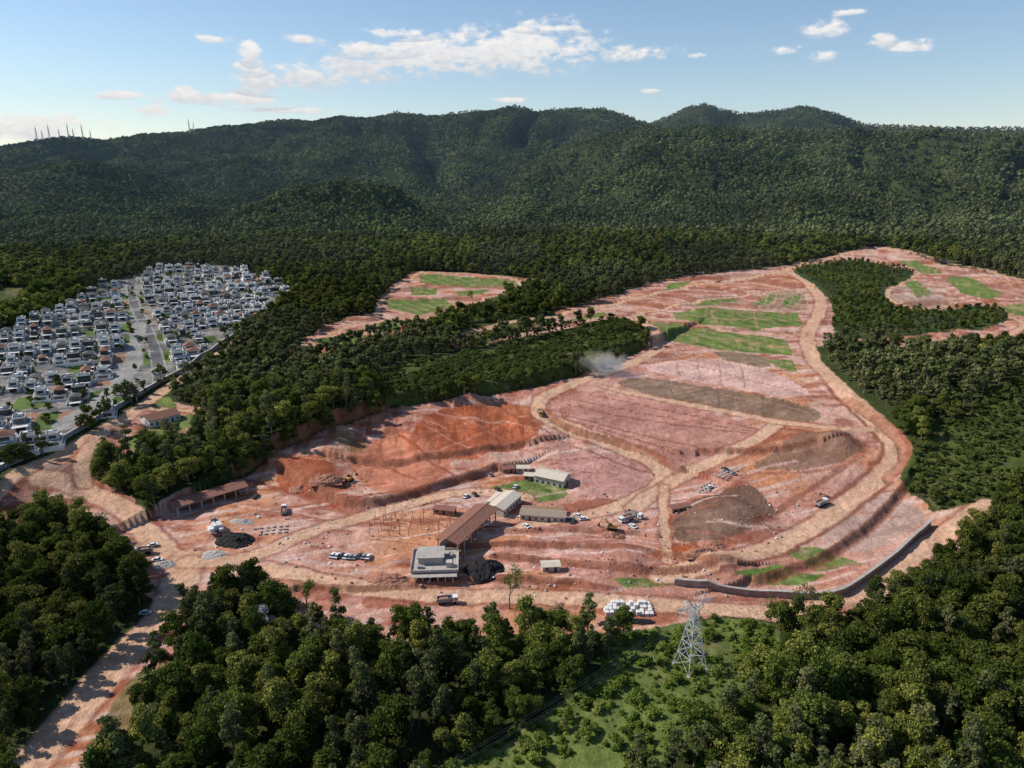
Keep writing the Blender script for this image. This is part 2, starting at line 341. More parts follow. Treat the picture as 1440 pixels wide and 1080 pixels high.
pinkA=np.array([.61,.36,.28]); pinkB=np.array([.49,.225,.16]); orng=np.array([.54,.23,.11]); pale=np.array([.70,.51,.43])
D=lerp(pinkB,pinkA,sst(.35,.65,n1*.5+n2*.5)); D=lerp(D,orng,sst(.50,.68,fbm(X/40,Y/40,57,4))*.8); D=lerp(D,pale,sst(.51,.72,st)*.7)
D=lerp(D,np.array([.28,.075,.038]),sst(.54,.70,fbm(X/18,Y/7,59,4))*.75)
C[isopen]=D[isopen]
for P,c in LTW:
    m=inpoly(P,jx,jy); 
    cc=np.array(c)*(0.66+.68*n2[m])[:,None]*(0.84+.55*(st[m]-.2))[:,None]
    C[m]=lerp(C[m],cc,.86)
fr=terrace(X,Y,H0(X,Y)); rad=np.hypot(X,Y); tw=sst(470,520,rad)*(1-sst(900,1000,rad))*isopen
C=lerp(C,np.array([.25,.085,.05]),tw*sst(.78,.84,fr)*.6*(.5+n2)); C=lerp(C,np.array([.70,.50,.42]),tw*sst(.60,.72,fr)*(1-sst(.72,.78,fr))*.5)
rl=fbm(X/3.5+RR.ravel()/60,RR.ravel()/26,63,3); fz=np.exp(-((rad-378)/40)**2)*isopen*sst(70,10,X)
C=lerp(C,np.array([.24,.06,.027]),fz*sst(.5,.66,rl)*.65)
greenm=np.zeros(N,bool)
for P in GRW:
    m=inpoly(P,sx,sy); greenm|=m
    stripe=.5+.5*np.sin((X[m]*.8+Y[m]*.6)/1.9)
    g=lerp(np.array([.08,.125,.028]),np.array([.20,.27,.07]),n2[m]*.5+.5*stripe); g=lerp(g,np.array([.36,.25,.15]),sst(.50,.68,n3[m]*.5+st[m]*.5)*.6); C[m]=g
for P,w,c in LNW:
    d,_=linedist(P,sx,sy,w*2); t=(1-sst(w*.4,w*1.0,d))*(.35+.65*n3); t*=(isopen|greenm); C=lerp(C,np.array(c),np.clip(t,0,1))
roadm=np.zeros(N,bool)
for P,w in RDW:
    d,_=linedist(P,sx,sy,w*1.6)
    t=(1-sst(w*.42,w*.62,d)); rc=lerp(np.array([.56,.32,.19]),np.array([.70,.46,.32]),n2*.6+.4*n3)
    C=lerp(C,rc,np.clip(t,0,1)*.95)
    ed=np.exp(-((d-w*.66)/.9)**2)*.65*(.4+n2); C=lerp(C,np.array([.25,.08,.045]),np.clip(ed,0,1)*isopen); roadm|=d<w*.7
    for o_ in (.15,.3): C=lerp(C,np.array([.48,.27,.17]),np.exp(-((d-w*o_)/.25)**2)*.35*n3)
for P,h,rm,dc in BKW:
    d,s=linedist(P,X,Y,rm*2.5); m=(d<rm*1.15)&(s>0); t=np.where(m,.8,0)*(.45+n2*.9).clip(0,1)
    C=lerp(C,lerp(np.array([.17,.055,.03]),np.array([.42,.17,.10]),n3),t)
for i,P in enumerate(SHW):
    m=inpoly(P,jx,jy)&~roadm; s_=1.2 if i==2 else .65
    C[m]=lerp(np.array([.075,.10,.026]),np.array([.15,.18,.048]),n2[m]*.6+n3[m]*.4)*s_
    t=sst(.56,.75,fbm(X[m]/20,Y[m]/20,61,3))*.6; C[m]=lerp(C[m],np.array([.22,.17,.085]),t)
for P in FORW:
    m=inpoly(P,jx,jy); C[m]=lerp(np.array([.035,.055,.017]),np.array([.07,.095,.03]),n2[m])
hx0,hy0=sv(200,450); ha=math.radians(28)
def hcoord(x,y):
    dx=x-hx0;dy=y-hy0
    dx,dy=dx+10*np.sin(dy/75.),dy+12*np.sin(dx/95.)
    return dx*math.cos(ha)+dy*math.sin(ha), -dx*math.sin(ha)+dy*math.cos(ha)
BLK=38.0; CROSS=150.0
m=inpoly(HZW,X,Y); a_,b_=hcoord(X[m],Y[m])
lot=_h(np.floor(a_/9.5),np.floor(b_/(BLK/2)),77)
hc=lerp(np.array([.20,.18,.16]),np.array([.34,.31,.28]),n3[m])
hc[lot<.36]=np.array([.11,.16,.045])*(.7+.6*n2[m][lot<.36])[:,None]; hc[(lot>.36)&(lot<.42)]=np.array([.36,.20,.13])
fb=np.abs((b_/BLK)-np.round(b_/BLK))*BLK; fa=np.abs(a_/CROSS-np.round(a_/CROSS))*CROSS
street=(fb<3.4)|(fa<3.6); hc[street]=np.array([.15,.148,.145])*(.85+.3*n3[m][street])[:,None]
side=((fb>=3.4)&(fb<4.6))|((fa>=3.6)&(fa<4.8)); hc[side]=np.array([.36,.34,.32])
C[m]=hc
avn=smooth_line(svp([(195,455),(192,490),(178,530),(130,575),(90,600)]))
d,_=linedist(avn,X,Y,10); t=(1-sst(5,6,d))*m; C=lerp(C,np.array([.33,.32,.29]),t)
C*=np.clip(.83+.34*n3,0,2)[:,None]
me=bpy.data.meshes.new("terrain")
me.vertices.add(N); me.vertices.foreach_set("co",np.stack([X,Y,Z],1).ravel().astype(np.float32))
ii,jj=np.meshgrid(np.arange(nr-1),np.arange(na-1),indexing='ij'); a=(ii*na+jj).ravel()
q=np.stack([a,a+1,a+na+1,a+na],1)[:, ::-1]
nf=len(q); me.loops.add(nf*4); me.loops.foreach_set("vertex_index",q.ravel().astype(np.int32))
me.polygons.add(nf); me.polygons.foreach_set("loop_start",(np.arange(nf)*4).astype(np.int32)); 
me.polygons.foreach_set("use_smooth",np.ones(nf,bool))
at=me.color_attributes.new("ground_colour",'FLOAT_COLOR','POINT'); at.data.foreach_set("color",np.concatenate([np.clip(C,0,1),np.ones((N,1))],1).ravel().astype(np.float32))
me.update(calc_edges=True); me.validate()
terr=bpy.data.objects.new("terrain",me); sc.collection.objects.link(terr)
tm=bpy.data.materials.new("earth_and_vegetation"); tm.use_nodes=True; nt=tm.node_tree; b=nt.nodes["Principled BSDF"]; b.inputs["Roughness"].default_value=.95; b.inputs["Specular IOR Level"].default_value=.1
an=nt.nodes.new("ShaderNodeAttribute"); an.attribute_name="ground_colour"
g=nt.nodes.new("ShaderNodeNewGeometry"); nz=nt.nodes.new("ShaderNodeTexNoise"); nz.inputs["Scale"].default_value=.55; nz.inputs["Detail"].default_value=5; nz.inputs["Roughness"].default_value=.7
nt.links.new(g.outputs["Position"],nz.inputs["Vector"])
mr=nt.nodes.new("ShaderNodeMapRange"); mr.inputs["From Min"].default_value=.3; mr.inputs["From Max"].default_value=.7; mr.inputs["To Min"].default_value=.72; mr.inputs["To Max"].default_value=1.2
nt.links.new(nz.outputs["Fac"],mr.inputs["Value"])
vm=nt.nodes.new("ShaderNodeVectorMath"); vm.operation='SCALE'; nt.links.new(an.outputs["Color"],vm.inputs[0]); nt.links.new(mr.outputs[0],vm.inputs["Scale"]); nt.links.new(vm.outputs[0],b.inputs["Base Color"])
bp=nt.nodes.new("ShaderNodeBump"); bp.inputs["Strength"].default_value=.9; bp.inputs["Distance"].default_value=.9; nt.links.new(nz.outputs["Fac"],bp.inputs["Height"]); nt.links.new(bp.outputs[0],b.inputs["Normal"])
me.materials.append(tm)
# ------------------------------------------------------------------ tree templates
def rot_rand(n):
    v=RNG.normal(size=(n,3)); return v/np.linalg.norm(v,axis=1)[:,None]
def leaves(P,Nm,size):
    n=len(P); t=np.cross(Nm,rot_rand(n)); t/=np.linalg.norm(t,axis=1)[:,None]+1e-9; bt=np.cross(Nm,t)
    s=size*(.6+.8*RNG.random(n))[:,None]; a=s*(.5+.5*RNG.random(n))[:,None]
    V=np.stack([P-t*s,P-bt*a*.8+t*s*.1,P+t*s,P+bt*a],1).reshape(-1,3)
    Fc=(np.arange(n)[:,None]*4+np.arange(4)).tolist(); return V,Fc
def limb(V,Fc,p,q,r0,r1,n=5):
    p=np.array(p,float);q=np.array(q,float);d=q-p;L=np.linalg.norm(d)+1e-9;d/=L
    a=np.cross(d,[.3,.9,.1]);a/=np.linalg.norm(a);bb=np.cross(d,a);o=len(V)
    for c,rr_ in((p,r0),(q,r1)):
        for k in range(n):
            t=2*math.pi*k/n; V.append(c+(a*math.cos(t)+bb*math.sin(t))*rr_)
    for k in range(n): Fc.append([o+k,o+(k+1)%n,o+n+(k+1)%n,o+n+k])
def ico(c,rad,jit=.2):
    t=(1+5**.5)/2
    v=np.array([(-1,t,0),(1,t,0),(-1,-t,0),(1,-t,0),(0,-1,t),(0,1,t),(0,-1,-t),(0,1,-t),(t,0,-1),(t,0,1),(-t,0,-1),(-t,0,1)],float); v/=np.linalg.norm(v[0])
    f=[(0,11,5),(0,5,1),(0,1,7),(0,7,10),(0,10,11),(1,5,9),(5,11,4),(11,10,2),(10,7,6),(7,1,8),(3,9,4),(3,4,2),(3,2,6),(3,6,8),(3,8,9),(4,9,5),(2,4,11),(6,2,10),(8,6,7),(9,8,1)]
    v=v*(1+jit*(RNG.random((12,1))-.5)*2)
    return np.array(c)+v*np.array(rad),f
def tree(name,h,cr,ch,nl,nleaf,ls,lm,trunk=True,flat=.8,core=None,cs=.72,rnd=.75,lobe=(.30,.26)):
    V=[];Fc=[];mi=[]
    cz=h-ch*.5
    lobes=[]
    for i in range(nl):
        if i==0: c=np.array([0,0,cz+ch*.2])
        else:
            th=i*2.4+RNG.random()*1.2; zf=(RNG.random()-.5)*.8; rr_=cr*(.25+.55*RNG.random())*(1-.45*max(0,zf*2)); c=np.array([math.cos(th)*rr_,math.sin(th)*rr_,cz+ch*zf])
        R=cr*(lobe[0]+lobe[1]*RNG.random()); lobes.append((c,np.array([R,R,R*flat*(.8+.5*RNG.random())])))
    if trunk:
        limb(V,Fc,(0,0,-1),(RNG.normal()*.3,RNG.normal()*.3,h-ch*.8),h*.020,h*.013,6)
        for c,R in lobes: limb(V,Fc,(0,0,h-ch*(.6+.35*RNG.random())),c,h*.009,h*.004,4)
    mi+= [0]*len(Fc)
    for c,R in lobes:
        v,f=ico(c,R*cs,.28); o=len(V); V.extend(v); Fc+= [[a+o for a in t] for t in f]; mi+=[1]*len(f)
    per=nleaf//nl; LV=[];LN=[]
    for c,R in lobes:
        d=rot_rand(per); d[:,2]=np.where(d[:,2]<-.35,-d[:,2],d[:,2]); rad_=(.66+.62*RNG.random(per)**1.3)[:,None]
        LV.append(c+d*R*rad_); nn=d*.9+rot_rand(per)*rnd; LN.append(nn/np.linalg.norm(nn,axis=1)[:,None])
    v,f=leaves(np.concatenate(LV),np.concatenate(LN),ls); o=len(V); V.extend(v); Fc+=[[a+o for a in t] for t in f]; mi+=[2]*len(f)
    return newobj(name,V,Fc,[M_bark,core or M_core,lm],mi,link=False)
colN=bpy.data.collections.new("near_tree_kinds"); colM=bpy.data.collections.new("mid_tree_kinds"); colF=bpy.data.collections.new("far_tree_kinds"); colS=bpy.data.collections.new("shrub_kinds"); colB=bpy.data.collections.new("fresh_shrub_kinds")
near=[("a_broadleaf",12,4.8,10,14,3200,.33,M_leaf),("b_broadleaf",14,5.4,11,16,3700,.35,M_leaf),("c_broadleaf",10,4.0,8.5,11,2500,.31,M_leaf),("d_broadleaf",15,4.2,12,14,2900,.34,M_leaf),("e_eucalyptus",18,3.1,14,15,2300,.34,M_euc),("f_eucalyptus",16,2.9,13,13,2000,.32,M_euc),("g_broadleaf",8,3.6,7,9,2100,.30,M_shr),("h_broadleaf",13,4.6,10,20,3000,.30,M_leaf)]
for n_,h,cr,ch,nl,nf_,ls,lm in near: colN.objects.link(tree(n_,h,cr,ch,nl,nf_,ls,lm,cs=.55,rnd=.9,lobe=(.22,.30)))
mid=[("a_broadleaf",12,4.8,10,9,420,.85,M_leaf),("b_broadleaf",14,5.2,11,10,480,.9,M_leaf),("c_broadleaf",10,4.2,9,7,340,.8,M_leaf),("d_eucalyptus",17,3.6,15,10,360,.75,M_euc),("e_eucalyptus",15,3.4,13.5,9,320,.7,M_euc)]
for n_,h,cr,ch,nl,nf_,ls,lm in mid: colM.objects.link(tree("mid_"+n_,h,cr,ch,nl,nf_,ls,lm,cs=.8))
farl=[("a",11,5.4,9,4,26,1.5,M_far),("b",13,5.8,10,5,30,1.6,M_far),("c",9,4.8,8,4,22,1.4,M_far),("d",17,3.8,13,5,26,1.3,M_fare),("e",15,3.6,12,4,24,1.3,M_fare)]
for n_,h,cr,ch,nl,nf_,ls,lm in farl: colF.objects.link(tree("far_"+n_,h,cr,ch,nl,nf_,ls,lm,trunk=False,core=lm,cs=1.0,rnd=.35,lobe=(.42,.2)))
for i in range(3):
    colS.objects.link(tree("shrub_%d"%i,2.2+.5*i,1.7+.3*i,2.0,6,340,.26,M_shr,trunk=False))
    colB.objects.link(tree("fresh_shrub_%d"%i,1.8+.4*i,1.7+.3*i,1.8,6,340,.26,M_shb,trunk=False,core=M_shr))
def scatter(name,P,idx,scl,col,lean=.06):
    n=len(P); me=bpy.data.meshes.new(name); me.vertices.add(n); me.vertices.foreach_set("co",np.asarray(P,np.float32).ravel())
    a=me.attributes.new("kind",'INT','POINT'); a.data.foreach_set("value",np.asarray(idx,np.int32))
    a=me.attributes.new("siz",'FLOAT_VECTOR','POINT'); s=(np.asarray(scl)*np.ones(n))[:,None]*np.stack([.85+.35*RNG.random(n),.85+.35*RNG.random(n),.85+.3*RNG.random(n)],1); a.data.foreach_set("vector",s.astype(np.float32).ravel())
    a=me.attributes.new("turn",'FLOAT_VECTOR','POINT'); t=np.stack([RNG.normal(size=n)*lean,RNG.normal(size=n)*lean,RNG.random(n)*6.283],1); a.data.foreach_set("vector",t.astype(np.float32).ravel())
    o=bpy.data.objects.new(name,me); sc.collection.objects.link(o)
    ng=bpy.data.node_groups.new(name+"_nodes",'GeometryNodeTree')
    ng.interface.new_socket("Geometry",in_out='INPUT',socket_type='NodeSocketGeometry'); ng.interface.new_socket("Geometry",in_out='OUTPUT',socket_type='NodeSocketGeometry')
    gi=ng.nodes.new("NodeGroupInput"); go=ng.nodes.new("NodeGroupOutput"); ip=ng.nodes.new("GeometryNodeInstanceOnPoints"); ci=ng.nodes.new("GeometryNodeCollectionInfo")
    ci.inputs["Collection"].default_value=col; ci.inputs["Separate Children"].default_value=True; ci.inputs["Reset Children"].default_value=True
    ip.inputs["Pick Instance"].default_value=True
    def na(nm,ty):
        x=ng.nodes.new("GeometryNodeInputNamedAttribute"); x.data_type=ty; x.inputs["Name"].default_value=nm; return x.outputs["Attribute"]
    ng.links.new(gi.outputs[0],ip.inputs["Points"]); ng.links.new(ci.outputs[0],ip.inputs["Instance"])
    ng.links.new(na("kind",'INT'),ip.inputs["Instance Index"]); ng.links.new(na("turn",'FLOAT_VECTOR'),ip.inputs["Rotation"]); ng.links.new(na("siz",'FLOAT_VECTOR'),ip.inputs["Scale"])
    ng.links.new(ip.outputs[0],go.inputs[0])
    md=o.modifiers.new("instances",'NODES'); md.node_group=ng
    return o
def classify(x,y):
    k=np.ones(x.shape,int)
    for P in OPENW: k[inpoly(P,x,y)]=0
    k[inpoly(HZW,x,y)]=0
    for i,P in enumerate(SHW): k[inpoly(P,x,y)]=4 if i==2 else 2
    for P in FORW: k[inpoly(P,x,y)]=3
    for P,w in RDW:
        d,_=linedist(P,x,y,w*1.2+3); k[d<w*.5+2.5]=0
    return k
def grid(sp,r0,r1,am):
    g=np.arange(-r1,r1,sp); gy=np.arange(0,r1,sp*.87); x,y=np.meshgrid(g,gy); x=x+(np.arange(len(gy))%2)[:,None]*sp*.5
    x=(x+(RNG.random(x.shape)-.5)*sp*.9).ravel(); y=(y+(RNG.random(y.shape)-.5)*sp*.9).ravel()
    rr_=np.hypot(x,y); m=(rr_>=r0)&(rr_<r1)&(np.abs(np.arctan2(x,y))<math.radians(am)); return x[m],y[m]
print("forest...")
x,y=grid(5.6,70,430,50); k=classify(x,y); f=(k==1)
x1,y1=x[f],y[f]; eu=fbm(x1/70,y1/70,91,3); rnd=RNG.random(len(x1))
idx=np.where(eu>.58,np.where(rnd<.5,4+(rnd<.25),(rnd*10).astype(int)%4),np.where(rnd<.62,(rnd*40).astype(int)%4,np.where(rnd<.68,4,np.where(rnd<.8,6,7))))
scatter("foreground_forest",np.stack([x1,y1,H(x1,y1,False)-.3],1),idx,.42+.70*RNG.random(len(x1)),colN)
x,y=grid(6.8,430,1020,46); k=classify(x,y); f=(k==1)|((k==3)); x1,y1=x[f],y[f]; kk=k[f]; eu=fbm(x1/120,y1/120,93,3); rnd=RNG.random(len(x1))
idx=np.where((eu>.5),3+(rnd<.5),(rnd*30).astype(int)%3)
scatter("valley_forest",np.stack([x1,y1,H(x1,y1,False)-.3],1),idx,np.where(kk==3,.40,.52+.5*RNG.random(len(x1))),colM)
x,y=grid(9.0,1020,4000,44); k=classify(x,y); f=(k>0); x1,y1=x[f],y[f]; eu=fbm(x1/400,y1/400,95,3)+.12*np.sign(x1-100); rnd=RNG.random(len(x1))
idx=np.where((eu>.5)&(rnd<.8),3+(rnd<.4),(rnd*30).astype(int)%3)
scatter("hillside_forest",np.stack([x1,y1,H(x1,y1,False)-.8],1),idx,.5+.7*RNG.random(len(x1)),colF); print("far",len(x1))
x,y=grid(2.9,100,760,46); k=classify(x,y); dn=fbm(x/16,y/16,97,3); f=(k==2)&(dn>.35); x1,y1=x[f],y[f]
scatter("shrubland",np.stack([x1,y1,H(x1,y1)-.5],1),RNG.integers(0,3,len(x1)),.45+.75*RNG.random(len(x1))**1.5,colS,.2); print("shrubs",len(x1))
f=(k==4)&(dn>.38); x1,y1=x[f],y[f]
scatter("clearing_shrubs",np.stack([x1,y1,H(x1,y1)-.5],1),RNG.integers(0,3,len(x1)),.3+.9*RNG.random(len(x1))**2,colB,.2)
# ------------------------------------------------------------------ builder
class B:
    def __init__(s): s.v=[];s.f=[];s.m=[]
    def add(s,vs,fs,m):
        o=len(s.v); s.v+=[tuple(map(float,a)) for a in vs]; s.f+=[[i+o for i in t] for t in fs]; s.m+=[m]*len(fs)
    def box(s,x,y,z,sx,sy,sz,m,tx=1,ty=1,ox=0,oy=0):
        a,b_=sx/2,sy/2; c,d=a*tx,b_*ty
        s.add([(x-a,y-b_,z),(x+a,y-b_,z),(x+a,y+b_,z),(x-a,y+b_,z),(x+ox-c,y+oy-d,z+sz),(x+ox+c,y+oy-d,z+sz),(x+ox+c,y+oy+d,z+sz),(x+ox-c,y+oy+d,z+sz)],
          [(3,2,1,0),(4,5,6,7),(0,1,5,4),(1,2,6,5),(2,3,7,6),(3,0,4,7)],m)
    def gable(s,x,y,z,sx,sy,h,m,ov=.5,th=.18):
        a,b_=sx/2+ov,sy/2+ov
        s.add([(x-a,y-b_,z),(x+a,y-b_,z),(x+a,y,z+h),(x-a,y,z+h),(x+a,y+b_,z),(x-a,y+b_,z),(x-a,y-b_,z-th),(x+a,y-b_,z-th),(x+a,y,z+h-th),(x-a,y,z+h-th),(x+a,y+b_,z-th),(x-a,y+b_,z-th)],
              [(0,1,2,3),(3,2,4,5),(7,6,9,8),(8,9,11,10),(0,6,7,1),(4,10,11,5),(1,7,8,2),(2,8,10,4),(3,9,6,0),(5,11,9,3)],m)
    def cyl(s,p,q,r0,r1,m,n=8,cap=True):
        V=[];Fc=[]; limb(V,Fc,p,q,r0,r1,n)
        if cap: Fc+= [list(range(n))[::-1],list(range(n,2*n))]
        s.add(V,Fc,m)
    def beam(s,p,q,w,m): s.cyl(p,q,w,w,m,4,False)
    def mesh(s,name,mats):
        o=newobj(name,s.v,s.f,mats,s.m,link=False); return o.data
def put(name,me,x,y,z,rz=0,sc_=1):
    o=bpy.data.objects.new(name,me); o.location=(x,y,z); o.rotation_euler=(0,0,rz); o.scale=(sc_,)*3 if not isinstance(sc_,tuple) else sc_; sc.collection.objects.link(o); return o
M_white=mat("white_render",(.70,.69,.66),.8,noise=.08,scale=.6); M_cream=mat("cream_render",(.50,.45,.38),.8,noise=.1,scale=.6); M_grey=mat("grey_render",(.27,.27,.27),.8,noise=.1,scale=.6)
M_dark=mat("dark_cladding",(.05,.047,.045),.7); M_glass=mat("window_glass",(.03,.04,.05),.12,spec=.6); M_tile=mat("clay_tile_roof",(.25,.12,.08),.85,noise=.2,scale=2); M_gtile=mat("grey_tile_roof",(.11,.105,.10),.8,noise=.2,scale=2)
M_conc=mat("concrete",(.40,.36,.32),.9,noise=.18,scale=.8); M_slab=mat("roof_slab",(.24,.23,.22),.9,noise=.2,scale=.8); M_wall=mat("stained_concrete",(.34,.27,.225),.9,noise=.3,scale=.4); M_brown=mat("weathered_brown_roof",(.25,.11,.08),.8,noise=.25,scale=1.2)
M_zinc=mat("pale_sheet_roof",(.60,.52,.41),.5,noise=.12,scale=1.2); M_zinc2=mat("dusty_fibre_roof",(.31,.24,.18),.8,noise=.2,scale=1.2); M_steel=mat("galvanised_steel",(.55,.56,.57),.45,.2)
M_black=mat("black_rubber",(.012,.012,.012),.85); M_yel=mat("machine_yellow",(.45,.26,.06),.6); M_wood=mat("timber",(.30,.19,.11),.85,noise=.2,scale=2); M_pool=mat("pool_water",(.05,.28,.38),.1)
M_solar=mat("solar_panel",(.015,.02,.05),.2); M_carw=mat("white_paint",(.75,.75,.74),.3); M_carg=mat("silver_paint",(.35,.36,.38),.3,.5); M_mud=mat("mud_pile",(.36,.17,.11),.95,noise=.3,scale=1)
# ------------------------------------------------------------------ houses
HM=[M_white,M_slab,M_glass,M_dark,M_tile,M_cream,M_grey,M_pool,M_solar,M_gtile]
def house(i):
    b=B(); R=random.Random(100+i); W=R.uniform(7.4,8.6); D=R.uniform(11,14); wm=[0,0,5,5,6,0,0,0,0,3,0,6,0,5,0,0][i%16]
    b.box(0,0,-1.5,W,D,4.6,wm); b.box(0,-D/2-.04,.1,W*.5,.1,2.3,3)
    ux=R.uniform(-.8,.8); uw=W*R.uniform(.6,.95); ud=D*R.uniform(.42,.72); uy=R.uniform(-1.6,1.8)
    b.box(0,0,3.1,W-.5,D-.5,.05,R.choice([1,9,1,5]))
    b.box(ux*.3,uy,3.15,uw,ud,2.85,wm if R.random()<.6 else R.choice([0,3,6]))
    b.box(ux*.3,uy-ud/2-.05,3.8,uw*.7,.12,1.7,2); b.box(ux*.3,uy+ud/2+.05,3.8,uw*.6,.12,1.6,2)
    for s in(-1,1):
        b.box(ux*.3+s*(uw/2+.05),uy-ud*.2,3.9,.12,1.9,1.5,2); b.box(ux*.3+s*(uw/2+.05),uy+ud*.25,3.9,.12,1.5,1.4,2); b.box(s*(W/2+.05),-D*.2,.8,.12,2.4,1.6,2)
    b.box(0,D/2+.05,.2,W*.6,.12,2.3,2)
    if i%16 in(5,13): b.box(ux*.3,uy,6.0,uw+1.2,ud+1.2,1.8,4,.08,.3)
    elif i%16 in (2,8,11): b.box(ux*.3,uy,6.0,uw+1.2,ud+1.2,1.6,9,.08,.3)
    else:
        t=.22
        for s in(-1,1):
            b.box(ux*.3+s*(uw/2-t/2),uy,6.0,t,ud,.7,wm); b.box(ux*.3,uy+s*(ud/2-t/2),6.0,uw-2*t-.01,t,.7,wm)
        b.box(ux*.3,uy,6.0,uw-2*t-.02,ud-2*t-.02,.06,9 if i%2 else 1)
        b.box(ux*.3+.6,uy+.8,6.06,1.9,1.9,1.5,0)
        if i%3==0: b.box(ux*.3-1.0,uy-.8,6.3,2.4,3.0,.12,8)
    b.box(0,-D/2-1.4,2.7,W*.8,2.6,.25,0)
    b.box(-W*.32,-D/2-2.5,-1,.3,.3,3.7,0); b.box(W*.32,-D/2-2.5,-1,.3,.3,3.7,0)
    b.box(-W/2-.75,1,-1,.2,D+5,2.6,0); b.box(0,D/2+3.4,-1,W+1.3,.2,2.6,0)
    if i%4==1: b.box(.6,D/2+1.7,.25,4,2,.15,7)
    return b.mesh("white_house",HM)
HMESH=[house(i) for i in range(16)]
cnt=0
for bi in range(-14,15):
    for side in(-1,1):
        for ai in range(-45,46):
            if random.random()<.14: continue
            a=(ai+.5)*9.6+random.uniform(-.5,.5); bb=bi*BLK+side*(12.2+random.uniform(-.8,.8))
            fa=abs(a/CROSS-round(a/CROSS))*CROSS
            if fa<8: continue
            X0=a*math.cos(ha)-bb*math.sin(ha); Y0=a*math.sin(ha)+bb*math.cos(ha); dx,dy=X0,Y0
            for _ in range(12): dx,dy=X0-10*math.sin(dy/75.),Y0-12*math.sin(dx/95.)
            x,y=hx0+dx,hy0+dy
            if not inpoly(HZW,np.array([x]),np.array([y]))[0]: continue
            d,_=linedist(avn,np.array([x]),np.array([y]),20)
            if d[0]<12: continue
            if vn(np.array([x/38.]),np.array([y/38.]),5)[0]>.82: continue
            s_=random.uniform(.80,1.05)
            put("white_house",random.choice(HMESH),x,y,Hs(x,y)-.2,ha+(0 if side>0 else math.pi)+random.uniform(-.06,.06),(s_,s_*random.uniform(.85,1.08),s_*random.uniform(.8,1.2))); cnt+=1
print("houses",cnt)
x,y=grid(9,400,1200,60); m=inpoly(HZW,x,y)&(RNG.random(len(x))<.65); a_,b_=hcoord(x,y); fb=np.abs((b_/BLK)-np.round(b_/BLK))*BLK; m&=(fb>16)|((fb>3.8)&(fb<5.5))
x1,y1=x[m],y[m]; scatter("garden_trees",np.stack([x1,y1,H(x1,y1)-.2],1),RNG.integers(0,3,len(x1)),.22+.28*RNG.random(len(x1)),colM)
def wall(name,pts,h,th,m,cap=None):
    P=smooth_line(svp(pts),2); b=B()
    for i in range(len(P)-1):
        p,q=P[i],P[i+1]; d=q-p; L=np.linalg.norm(d)
        if L<.05: continue
        n=np.array([-d[1],d[0]])/L*th/2; zp,zq=Hs(*p),Hs(*q)
        for (off,z0,z1,mm) in [(1,-1.5,h,0)]+([(1.5,h,h+.25,1)] if cap else []):
            vs=[(*(p-n*off),zp+z0),(*(q-n*off),zq+z0),(*(q+n*off),zq+z0),(*(p+n*off),zp+z0),(*(p-n*off),zp+z1),(*(q-n*off),zq+z1),(*(q+n*off),zq+z1),(*(p+n*off),zp+z1)]
            b.add(vs,[(4,5,6,7),(0,1,5,4),(2,3,7,6)]+([(3,0,4,7)] if i==0 else [])+([(1,2,6,5)] if i==len(P)-2 else []),mm)
    return newobj(name,b.v,b.f,[m,cap or m],b.m)
wall("estate_boundary_wall",[(-60,692),(0,668),(55,645),(115,612),(190,562),(275,508),(330,470)],2.6,.35,M_grey,M_white)
wall("concrete_retaining_wall",[(948,822),(1000,826),(1060,832),(1120,838),(1175,838),(1200,825),(1255,785),(1308,735)],2.6,.8,M_wall,M_conc)
# ------------------------------------------------------------------ site buildings
def bearing(p,q): return math.atan2(q[1]-p[1],q[0]-p[0])
def between(name,u1,v1,u2,v2,fn):
    p=sv(u1,v1);q=sv(u2,v2); L=math.dist(p,q); x,y=(p[0]+q[0])/2,(p[1]+q[1])/2
    z=min(Hs(*p),Hs(*q),Hs(x,y)); me=fn(L); return put(name,me,x,y,z,bearing(p,q))
def longhall(W,h,rh,roofm):
    def f(L):
        b=B(); n=max(3,int(L/5))
        b.box(0,0,-.8,L+1,W+1,1.0,1)
        for i in range(n+1):
            for s in(-1,1): b.box(-L/2+i*L/n,s*(W/2-.25),.2,.45,.45,h-.2,1)
        for i in range(n+1): b.beam((-L/2+i*L/n,-W/2,h),(-L/2+i*L/n,W/2,h),.15,3)
        b.box(0,W/2-.9,.2,L-.6,.2,h*.75,1)
        for s in(-1,1): b.box(0,s*(W/2-.25),h,L,.3,.45,3)
        b.gable(0,0,h+.65,L,W,rh,2,.9)
        for i in range(int(L/1.2)):
            xx=-L/2+i*1.2
            for s in(-1,1): b.beam((xx,s*(W/2+.85),h+.70),(xx,0,h+rh+.70),.05,3)
        b.box(0,0,h+rh+.62,L+1.6,.5,.12,2)
        return b.mesh("hall",[M_white,M_conc,roofm,M_wood])
    return f
between("brown_roofed_hall",630,784,684,735,longhall(9.5,6.5,1.3,M_brown))
between("timber_framed_shed",247,722,343,691,longhall(8,4.2,1.2,M_brown))
